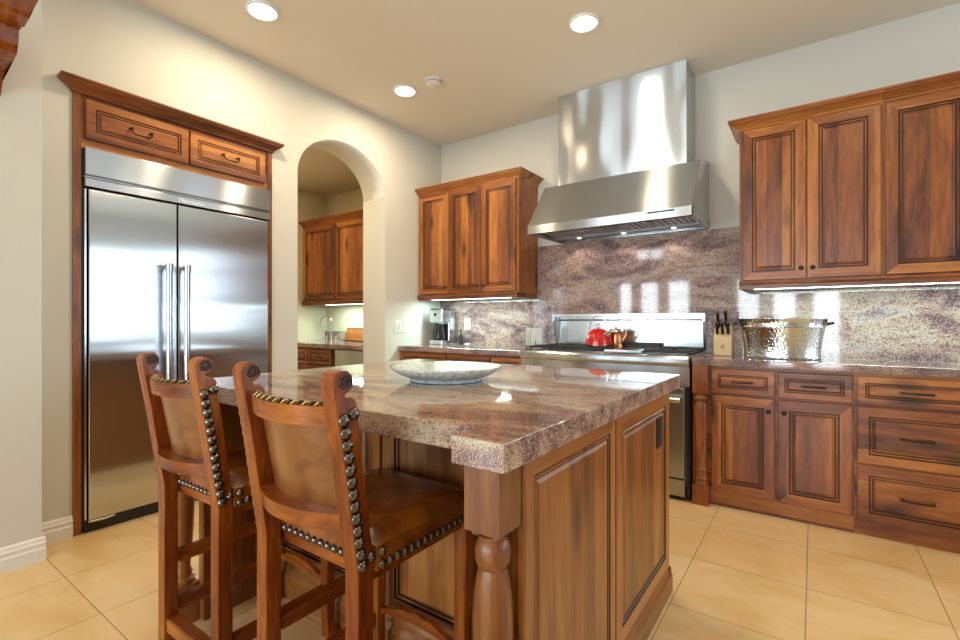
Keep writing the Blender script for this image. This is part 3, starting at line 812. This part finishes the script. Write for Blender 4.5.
    for k in range(12): nail((-0.142 + 0.0258 * k, y0, zr), (0, -1, 0), st)
    for s in (-1, 1):
        for k in range(16): nail((s * 0.212, y0 + 0.016 + 0.0244 * k, zr), (s, 0, 0), st)
        nail((s * 0.142, y0, zr + 0.026), (0, -1, 0), st)
        nail((s * 0.212, y0 + 0.016, zr + 0.028), (s, 0, 0), st)
    obj('seat_frame', bx(-0.185, 0.185, 0.052, 0.435, 0.560, 0.592), SX, t)
    for s in (-1, 1):
        path = [(s * 0.178, 0.412, 0.592), (s * 0.180, 0.411, 0.50), (s * 0.178, 0.408, 0.38), (s * 0.177, 0.404, 0.20), (s * 0.178, 0.406, 0.06), (s * 0.180, 0.412, 0.0)]
        bm = tube(B(), path, [0.035, 0.033, 0.029, 0.027, 0.026, 0.030], 4)
        obj('front_leg', bm, SZ, t, bevel=0.003, seg=1)
        for z0, z1 in ((0.315, 0.357), (0.150, 0.192))[0 if s < 0 else 1:]:
            obj('side_stretcher', bx(s * 0.180 - 0.016, s * 0.180 + 0.016, 0.052, 0.400, z0, z1), SY, t, bevel=0.003, seg=1)
    obj('rear_stretcher', bx(-(hw - pw), hw - pw, 0.006, 0.048, 0.100, 0.146), SX, t, bevel=0.003, seg=1)
    pts = []
    for k in range(25):
        u = -1 + k / 12; z = 0.238 + 0.016 * math.cos(u * PI * 1.0) * (1 if abs(u) > 0.22 else 0.4) - 0.010 * math.exp(-((abs(u) - 0.25) / 0.07) ** 2) - 0.012 * abs(u)
        pts.append((u * 0.156, z))
    low = [(-u * 0.156 if False else u * 0.156, 0.196 + 0.022 * (1 - u * u) ** 2 * 0.6) for u in [1 - k / 8 for k in range(17)]]
    bm = B(); prism(bm, pts + low, 'y', 0.396, 0.416); bmesh.ops.triangulate(bm, faces=[f for f in bm.faces if len(f.verts) > 4])
    obj('scalloped_stretcher', bm, SX, t)
    return t
s1 = make_stool('nearest carved wooden bar stool with brown leather seat, tucked under the island')
s1.location = (-1.007, 0.685, 0.0)
dup(s1, (-1.630, 0.690, 0.0), math.radians(0.5), 'carved wooden bar stool with brown leather seat, nearer the refrigerator')
for o in (s1,): o['group'] = 'bar stools at the island'
for o in COL.objects:
    if o.name.startswith('bar_stool'): o['group'] = 'bar stools at the island'

# ------------------------------------------------------------------ things on the counters
# coffee maker
cx0, cx1, cy0, cy1, cz = -3.150, -2.985, 3.585, 3.800, ZT
cm = thing('coffee_maker', 'stainless steel drip coffee maker in the corner on the granite counter', 'coffee maker', ((cx0 + cx1) / 2, 3.69, cz))
bm = B(); box(bm, cx0, cx1, 3.70, cy1, cz, cz + 0.345); obj('water_tank', bm, STEEL_B, cm, bevel=0.012)
hdv = obj('brew_head', bx(cx0, cx1, cy0, 3.70, cz + 0.22, cz + 0.355), STEEL_B, cm, bevel=0.010)
bm = lathe(B(), [(0.016, 0), (0.016, 0.004)], (0, 0, 0), 16); bm.transform(Matrix.Translation(((cx0 + cx1) / 2 - 0.005, cy0 + 0.001, cz + 0.30)) @ Matrix.Rotation(PI / 2, 4, 'X'))
obj('display', bm, BLACK, hdv)
obj('base', bx(cx0, cx1, cy0, 3.70, cz, cz + 0.045), STEEL_B, cm, bevel=0.006)
obj('lid', bx(cx0 + 0.005, cx1 - 0.005, cy0 + 0.01, cy1 - 0.01, cz + 0.355, cz + 0.362), BLACK, cm, bevel=0.003)
ccx, ccy = (cx0 + cx1) / 2, 3.640
cf = thing('coffee_carafe', 'dark glass carafe sitting inside the steel coffee maker', 'carafe', (ccx, ccy, cz + 0.045))
obj('jug', lathe(B(), [(0.045, 0.001), (0.056, 0.010), (0.058, 0.06), (0.050, 0.11), (0.040, 0.135), (0.042, 0.15)], (ccx, ccy, cz + 0.045), 24), plain('dark_glass', (0.02, 0.018, 0.016, 1), 0.05), cf, smooth=True)
bm = B(); tube(bm, [(ccx + 0.040, ccy - 0.02, cz + 0.185), (ccx + 0.066, ccy - 0.055, cz + 0.175), (ccx + 0.068, ccy - 0.056, cz + 0.10), (ccx + 0.052, ccy - 0.026, cz + 0.08)], 0.007, 8)
obj('handle', bm, BLACK, cf, smooth=True)
obj('lid', lathe(B(), [(0.043, 0.15), (0.040, 0.165), (0.0, 0.168)], (ccx, ccy, cz + 0.045), 20), BLACK, cf, smooth=True)
# slim bottle and small dish
tag(obj('bottle', lathe(B(), [(0.018, 0), (0.020, 0.004), (0.020, 0.085), (0.010, 0.105), (0.009, 0.135), (0.011, 0.137), (0.011, 0.15), (0, 0.151)], (-2.905, 3.79, ZT), 16), GREENGLASS, smooth=True),
    'slim dark bottle standing against the coffee maker', 'bottle')
tag(obj('salt_dish', lathe(B(), [(0.016, 0), (0.018, 0.003), (0.030, 0.018), (0.029, 0.020), (0.016, 0.006), (0, 0.005)], (-2.70, 3.62, ZT), 18), PORC, smooth=True),
    'tiny white dish on the counter below the wall outlet', 'dish')
# plates in a rack
rk = thing('plate_rack', 'black wire rack holding upright white plates, left of the range', 'rack', (-1.93, 3.58, ZT))
bm = B()
for q in (-0.035, 0.035):
    dx_, dy_ = 0.49 * q, 0.87 * q
    tube(bm, [(-2.016 + dx_, 3.614 + dy_, ZT + 0.020), (-1.886 + dx_, 3.540 + dy_, ZT + 0.020)], 0.004, 6)
    for ex, ey in ((-2.016, 3.614), (-1.886, 3.540)): tube(bm, [(ex + dx_, ey + dy_, ZT), (ex + dx_, ey + dy_, ZT + 0.020)], 0.004, 6)
for k in range(5):
    ex, ey = -2.008 + k * 0.030, 3.6085 - k * 0.017
    tube(bm, [(ex - 0.49 * 0.035, ey - 0.87 * 0.035, ZT + 0.02), (ex - 0.49 * 0.035, ey - 0.87 * 0.035, ZT + 0.07)], 0.0035, 6)
    tube(bm, [(ex - 0.49 * 0.035, ey - 0.87 * 0.035, ZT + 0.02), (ex + 0.49 * 0.035, ey + 0.87 * 0.035, ZT + 0.02)], 0.0035, 6)
obj('wire_frame', bm, IRON, rk)
for k, lb in enumerate(('white plate standing in the wire rack, nearest the coffee maker', 'white plate standing in the wire rack, second from the coffee maker',
                        'white plate standing in the wire rack, second from the range', 'white plate standing in the wire rack, nearest the range')):
    nx_, ny_ = 0.81, -0.586
    px_, py_ = -1.984 + k * 0.0275, 3.575 - k * 0.020
    bm = B(); w2, h2 = 0.052, 0.078
    pts = []
    for qx, qz, a0 in ((1, 1, 0), (-1, 1, 90), (-1, -1, 180), (1, -1, 270)):
        for m_ in range(6):
            a = math.radians(a0 + m_ * 18); pts.append((qx * (w2 - 0.016) + 0.016 * math.cos(a), qz * (h2 - 0.016) + 0.016 * math.sin(a)))
    prism(bm, pts, 'y', -0.004, 0.004)
    for f in bm.faces:
        if abs(f.normal.y) < 0.5 if f.normal.length else False: f.material_index = 1
    bm.normal_update()
    for f in bm.faces: f.material_index = 0 if abs(f.normal.y) > 0.5 else 1
    bm.transform(Matrix.Translation((px_, py_, ZT + 0.025 + h2)) @ Matrix.Rotation(math.atan2(nx_, -ny_), 4, 'Z') @ Matrix.Rotation(math.radians(4), 4, 'X'))
    tag(obj('plate', bm, [PORC, IRON]), lb, 'plate', 'white plates in the rack')
# red kettle
KC = (-1.352, 3.50, 0.9635)
kt = thing('kettle', 'shiny red whistling kettle with hoop handle on the range grate', 'kettle', KC)
obj('body', lathe(B(), [(0.086, 0.0), (0.096, 0.006), (0.097, 0.025), (0.092, 0.060), (0.078, 0.095), (0.055, 0.120), (0.034, 0.130), (0.0, 0.134)], KC, 32), RED, kt, smooth=True)
obj('base_band', lathe(B(), [(0.0965, 0.002), (0.0985, 0.004), (0.0985, 0.012), (0.0965, 0.014)], KC, 32), COPPER, kt, smooth=True)
bm = B(); lathe(bm, [(0.006, 0.130), (0.006, 0.140)], KC, 10)
tube(bm, [(KC[0] + 0.014 * math.cos(a), KC[1], KC[2] + 0.152 + 0.014 * math.sin(a)) for a in [2 * PI * k / 16 for k in range(17)]], 0.003, 6)
obj('lid_knob', bm, BLACK, kt, smooth=True)
bm = B(); tube(bm, [(KC[0] + 0.075 * math.cos(a), KC[1], KC[2] + 0.115 + 0.115 * math.sin(a)) for a in [PI * k / 16 for k in range(17)]], 0.0045, 8)
obj('handle', bm, CHROME, kt, smooth=True)
bm = B(); tube(bm, [(KC[0] + 0.060, KC[1] - 0.03, KC[2] + 0.075), (KC[0] + 0.095, KC[1] - 0.04, KC[2] + 0.105), (KC[0] + 0.125, KC[1] - 0.045, KC[2] + 0.122)], [0.022, 0.015, 0.011], 12)
obj('spout', bm, CHROME, kt, smooth=True)
# copper pot
QC = (-1.262, 3.640, 0.9505)
cpn = thing('coffee_pot', 'copper pot with bright lid behind the red kettle on the range', 'pot', QC)
obj('body', lathe(B(), [(0.060, 0), (0.062, 0.004), (0.056, 0.07), (0.050, 0.115), (0.052, 0.119)], QC, 24), COPPER, cpn, smooth=True)
obj('lid', lathe(B(), [(0.052, 0.119), (0.046, 0.130), (0.020, 0.142), (0.008, 0.144), (0.008, 0.150), (0.012, 0.156), (0.0, 0.162)], QC, 24), CHROME, cpn, smooth=True)
bm = B(); tube(bm, [(QC[0] + 0.048, QC[1], QC[2] + 0.05), (QC[0] + 0.070, QC[1], QC[2] + 0.075), (QC[0] + 0.084, QC[1], QC[2] + 0.125)], [0.014, 0.010, 0.007], 10)
obj('spout', bm, COPPER, cpn, smooth=True)
bm = B(); tube(bm, [(QC[0] + 0.05 * math.cos(a), QC[1], QC[2] + 0.115 + 0.085 * math.sin(a)) for a in [PI * k / 14 for k in range(15)]], 0.0035, 8)
obj('handle', bm, CHROME, cpn, smooth=True)
# knife block and knives
kbx, kby = -0.500, 3.600
kb = thing('knife_block', 'pale wooden knife block full of knives beside the steel range', 'knife block', (kbx, kby, ZT))
bm = B(); prism(bm, [(3.545, ZT + 0.002), (3.545, ZT + 0.118), (3.600, ZT + 0.205), (3.655, ZT + 0.175), (3.655, ZT + 0.002)], 'x', kbx - 0.055, kbx + 0.055)
obj('block', bm, MAPLE, kb, bevel=0.003)
obj('stamp', bx(kbx - 0.010, kbx + 0.010, 3.5442, 3.546, ZT + 0.05, ZT + 0.075), plain('stamp_grey', (0.35, 0.27, 0.17, 1), 0.5), kb)
obj('foot_plate', bx(kbx - 0.052, kbx + 0.052, 3.550, 3.652, ZT, ZT + 0.003), BLACK, kb)
kdir = Vector((0, -0.42, 0.9)).normalized()
knl = ['tall black-handled knife in the top slot of the block, nearest the range', 'tall black-handled knife in the top slot of the block, nearest the tub',
       'short black-handled knife low in the block, nearest the range', 'short black-handled knife low in the middle of the block', 'short black-handled knife low in the block, nearest the tub']
for (kx, ky, kz, L), lb in zip(((kbx - 0.030, 3.587, ZT + 0.190, 0.105), (kbx + 0.018, 3.590, ZT + 0.195, 0.115), (kbx - 0.034, 3.562, ZT + 0.148, 0.085), (kbx - 0.002, 3.562, ZT + 0.148, 0.085), (kbx + 0.032, 3.562, ZT + 0.148, 0.085)), knl):
    p = Vector((kx, ky, kz)); k_ = thing('knife', lb, 'knife', tuple(p), 0, 'knives in the block')
    obj('handle', tube(B(), [p + kdir * 0.004, p + kdir * L * 0.5, p + kdir * L * 0.92, p + kdir * L + Vector((0, -0.006, 0))], [0.010, 0.009, 0.011, 0.010], 8), BLACK, k_, bevel=0.0, smooth=True)
    obj('bolster', tube(B(), [p - kdir * 0.004, p + kdir * 0.005], 0.0095, 8), CHROME, k_)
# hammered tub
TC = (-0.168, 3.560, ZT)
tb = thing('tub', 'large oval hammered metal party tub with side handles on the granite counter', 'tub', TC)
obj('shell', lathe(B(), [(0.86, 0.0), (0.875, 0.006), (0.86, 0.02), (0.87, 0.08), (0.92, 0.16), (0.955, 0.195), (0.975, 0.198), (0.975, 0.206), (0.965, 0.210), (1.0, 0.242), (1.012, 0.246), (1.012, 0.251), (0.99, 0.249), (0.95, 0.20), (0.86, 0.10), (0.83, 0.012), (0.0, 0.010)], TC, 56, sx=0.240, sy=0.165), HAMMER, tb, smooth=True)
for s in (-1, 1):
    bm = B(); tube(bm, [(TC[0] + s * 0.232, TC[1] - 0.045, TC[2] + 0.215), (TC[0] + s * 0.262, TC[1] - 0.042, TC[2] + 0.222), (TC[0] + s * 0.266, TC[1], TC[2] + 0.224), (TC[0] + s * 0.262, TC[1] + 0.042, TC[2] + 0.222), (TC[0] + s * 0.232, TC[1] + 0.045, TC[2] + 0.215)], 0.008, 10)
    obj('handle', bm, BRONZE, tb, smooth=True)

# ------------------------------------------------------------------ wall plates
sw = thing('light_switch', 'white triple light switch plate on the wall beside the arch', 'light switch', (XW, 3.26, 1.05))
obj('plate', bx(XW + 0.001, XW + 0.007, 3.185, 3.345, 1.048, 1.163), PLATE, sw, bevel=0.002)
for y in (3.222, 3.265, 3.308): obj('rocker', bx(XW + 0.007, XW + 0.011, y - 0.014, y + 0.014, 1.072, 1.138), PLATE, sw, bevel=0.001, seg=1)
wo = thing('wall_outlet', 'white outlet plate on the granite backsplash near the coffee maker', 'outlet', (-2.88, YW - 0.022, 1.06))
obj('plate', bx(-2.917, -2.842, YW - 0.028, YW - 0.0215, 1.066, 1.184), PLATE, wo, bevel=0.002)
for z in (1.10, 1.15): obj('socket', bx(-2.895, -2.864, YW - 0.030, YW - 0.028, z - 0.015, z + 0.015), WHITE, wo)

# ------------------------------------------------------------------ ceiling
def ceiling_light(x, y, label, power=13):
    t = thing('ceiling_light', label, 'ceiling light', (x, y, ZC - 0.02), 0, 'recessed ceiling lights')
    obj('trim_ring', lathe(B(), [(0.078, 0.006), (0.090, 0.004), (0.096, 0.012), (0.096, 0.0195), (0.080, 0.0195)], (x, y, ZC - 0.02), 32, cap=False), WHITE, t, smooth=True)
    obj('lamp', lathe(B(), [(0.0, 0.002), (0.060, 0.004), (0.079, 0.010), (0.079, 0.019)], (x, y, ZC - 0.02), 28), LAMP, t, smooth=True)
    l = bpy.data.lights.new('can_lamp', 'AREA'); l.shape = 'DISK'; l.size = 0.13; l.energy = power; l.color = (1.0, 0.80, 0.52)
    o = bpy.data.objects.new('can_lamp', l); COL.objects.link(o); o.location = (x, y, ZC - 0.03)
ceiling_light(-2.70, 1.566, 'glowing recessed ceiling light above the refrigerator end of the island')
ceiling_light(-1.17, 2.786, 'glowing recessed ceiling light in front of the range hood chimney')
ceiling_light(-2.695, 2.772, 'glowing recessed ceiling light beside the white smoke detector')
sd = thing('smoke_detector', 'round white smoke detector on the tan ceiling', 'smoke detector', (-2.406, 2.785, ZC - 0.04))
obj('housing', lathe(B(), [(0.0, 0.0), (0.045, 0.002), (0.058, 0.012), (0.062, 0.03), (0.066, 0.032), (0.066, 0.0395)], (-2.406, 2.785, ZC - 0.04), 28), PLATE, sd, smooth=True)
obj('vent_ring', lathe(B(), [(0.0585, 0.014), (0.0630, 0.016), (0.0630, 0.022), (0.0600, 0.024)], (-2.406, 2.785, ZC - 0.04), 28, cap=False), plain('vent_grey', (0.4, 0.4, 0.4, 1), 0.5), sd)
# two more cans light the part of the kitchen the photo leaves out
for x, y in ((-1.17, 0.4), (0.4, 1.6), (0.4, -0.8), (-1.2, -1.2), (1.6, 2.6)):
    l = bpy.data.lights.new('can_lamp', 'AREA'); l.shape = 'DISK'; l.size = 0.13; l.energy = 5; l.color = (1.0, 0.80, 0.52)
    o = bpy.data.objects.new('can_lamp', l); COL.objects.link(o); o.location = (x, y, ZC - 0.03)

# ------------------------------------------------------------------ corbel on the nearer wall
cr = thing('corbel', 'carved red-brown wooden corbel high on the near white wall', 'corbel', (XN, 0.35, 2.18))
CORB = [(-3.04, 2.18), (-3.0, 2.235), (-2.96, 2.262), (-2.88, 2.268), (-2.793, 2.268), (-2.745, 2.278), (-2.72, 2.305), (-2.705, 2.373), (-3.04, 2.373)]
bm = B(); prism(bm, CORB, 'y', 0.22, 0.505); bmesh.ops.triangulate(bm, faces=[f for f in bm.faces if len(f.verts) > 4])
obj('bracket', bm, SZ, cr)
bm = B(); prism(bm, [(-3.04, 2.3735), (-2.69, 2.3735), (-2.66, 2.362), (-2.575, 2.366), (-2.56, 2.378), (-2.50, 2.382), (-2.445, 2.388), (-2.43, 2.41), (-2.43, 2.46), (-3.04, 2.46)], 'y', 0.18, 0.510)
bmesh.ops.triangulate(bm, faces=[f for f in bm.faces if len(f.verts) > 4])
obj('cornice', bm, SX, cr)

# ------------------------------------------------------------------ pantry furniture
PF = 3.37
wall_cabinet('pantry_cabinet', 'dark two-door wall cabinet seen through the arched opening', -4.935, -3.70,
             [(-4.915, -4.335), (-4.325, -3.735)], z0=1.350, z1=2.245, knobs=[(0, -4.37, 1.455), (1, -3.775, 1.455)],
             crown=[((-4.935, PF), (0, -1)), ((-3.70, PF), (1, -1)), ((-3.70, PYW - 0.002), (1, 0))], rail_sides=(0, 1), yu=PF, yw=PYW)
cabinet_light('glowing strip light under the pantry wall cabinet through the arch', -4.60, -3.75, 3.45, 1.346, 10, GREENW)
PB = 3.085
pb = thing('pantry_base_cabinet', 'dark base cabinet with drawers under the pantry counter', 'cabinet', (-4.4, 3.4, 0))
obj('carcass', bx(-4.935, -4.005, PB, PYW - 0.001, 0.10, 0.872), WX, pb); obj('toe_kick', bx(-4.935, -4.005, PB + 0.05, PB + 0.08, 0.0, 0.10), WX, pb)
for x0, x1 in ((-4.92, -4.42), (-4.41, -4.02)):
    for z0, z1 in ((0.70, 0.855), (0.42, 0.69), (0.115, 0.41)):
        d = obj('drawer', panel(B(), (x0, PB, z0), (1, 0, 0), (0, -1, 0), x1 - x0, z1 - z0, 0.034), [WX, WX, GLAZE], pb)
        obj('handle', pull_bm(((x0 + x1) / 2, PB - 0.019, (z0 + z1) / 2), (1, 0, 0), (0, -1, 0), 0.09), BRONZE, d, smooth=True)
dw = thing('dishwasher', 'steel appliance front beside the pantry drawers through the arch', 'dishwasher', (-3.78, 3.4, 0))
obj('body', bx(-3.985, -3.548, PB, PYW - 0.001, 0.0, 0.87), BLACK, dw)
d = obj('door', bx(-3.955, -3.548, PB - 0.022, PB, 0.11, 0.862), STEEL_B, dw, bevel=0.003)
obj('edge_strip', bx(-3.985, -3.960, PB - 0.020, PB, 0.11, 0.862), IRON, dw)
tag(obj('pantry_counter', bx(PXL + 0.001, XP - 0.002, 3.05, PYW - 0.001, 0.872, 0.917), GRAN2, bevel=0.004), 'granite counter with the faucet, seen through the arch', 'countertop')
tag(obj('pantry_backsplash', bx(PXL + 0.002, XP - 0.002, PYW - 0.021, PYW - 0.001, 0.917, 1.030), GRANB), 'low granite strip along the pantry wall behind the faucet', 'backsplash')
fx, fy = -4.66, 3.56
ft = thing('faucet', 'tall gooseneck chrome faucet on the pantry counter through the arch', 'faucet', (fx, fy, 0.917))
bm = B(); lathe(bm, [(0.022, 0), (0.022, 0.01), (0.013, 0.03), (0.012, 0.10)], (fx, fy, 0.917), 14)
arcp = [(fx, fy, 1.0), (fx, fy, 1.14)] + [(fx - 0.075 + 0.075 * math.cos(a), fy - 0.02 * (1 - math.cos(a)), 1.14 + 0.075 * math.sin(a)) for a in [PI * k / 12 for k in range(1, 13)]] + [(fx - 0.15, fy - 0.04, 1.10)]
tube(bm, arcp, 0.008, 10)
obj('spout', bm, CHROME, ft, smooth=True)
for s in (-1, 1):
    bm = B(); lathe(bm, [(0.016, 0), (0.012, 0.03), (0.010, 0.05)], (fx + s * 0.085, fy, 0.917), 12); tube(bm, [(fx + s * 0.085 - 0.03, fy, 0.97), (fx + s * 0.085 + 0.03, fy, 0.97)], 0.006, 8)
    obj('handle', bm, CHROME, ft, smooth=True)
br = thing('wooden_tray', 'brown wooden tray leaning against the pantry backsplash through the arch', 'tray', (-4.27, 3.64, 0.917))
bm = B(); prism(bm, [(3.60, 0.930), (3.615, 0.927), (3.668, 1.072), (3.655, 1.076)], 'x', -4.49, -4.05); obj('board', bm, WX, br, bevel=0.003)
bm = B()
for x in (-4.44, -4.10): box(bm, x - 0.02, x + 0.02, 3.58, 3.63, 0.917, 0.930)
obj('foot', bm, BLACK, br)
l = bpy.data.lights.new('pantry_can', 'AREA'); l.shape = 'DISK'; l.size = 0.13; l.energy = 13; l.color = (1.0, 0.74, 0.40)
o = bpy.data.objects.new('pantry_can', l); COL.objects.link(o); o.location = (-4.2, 2.4, PZC - 0.02)
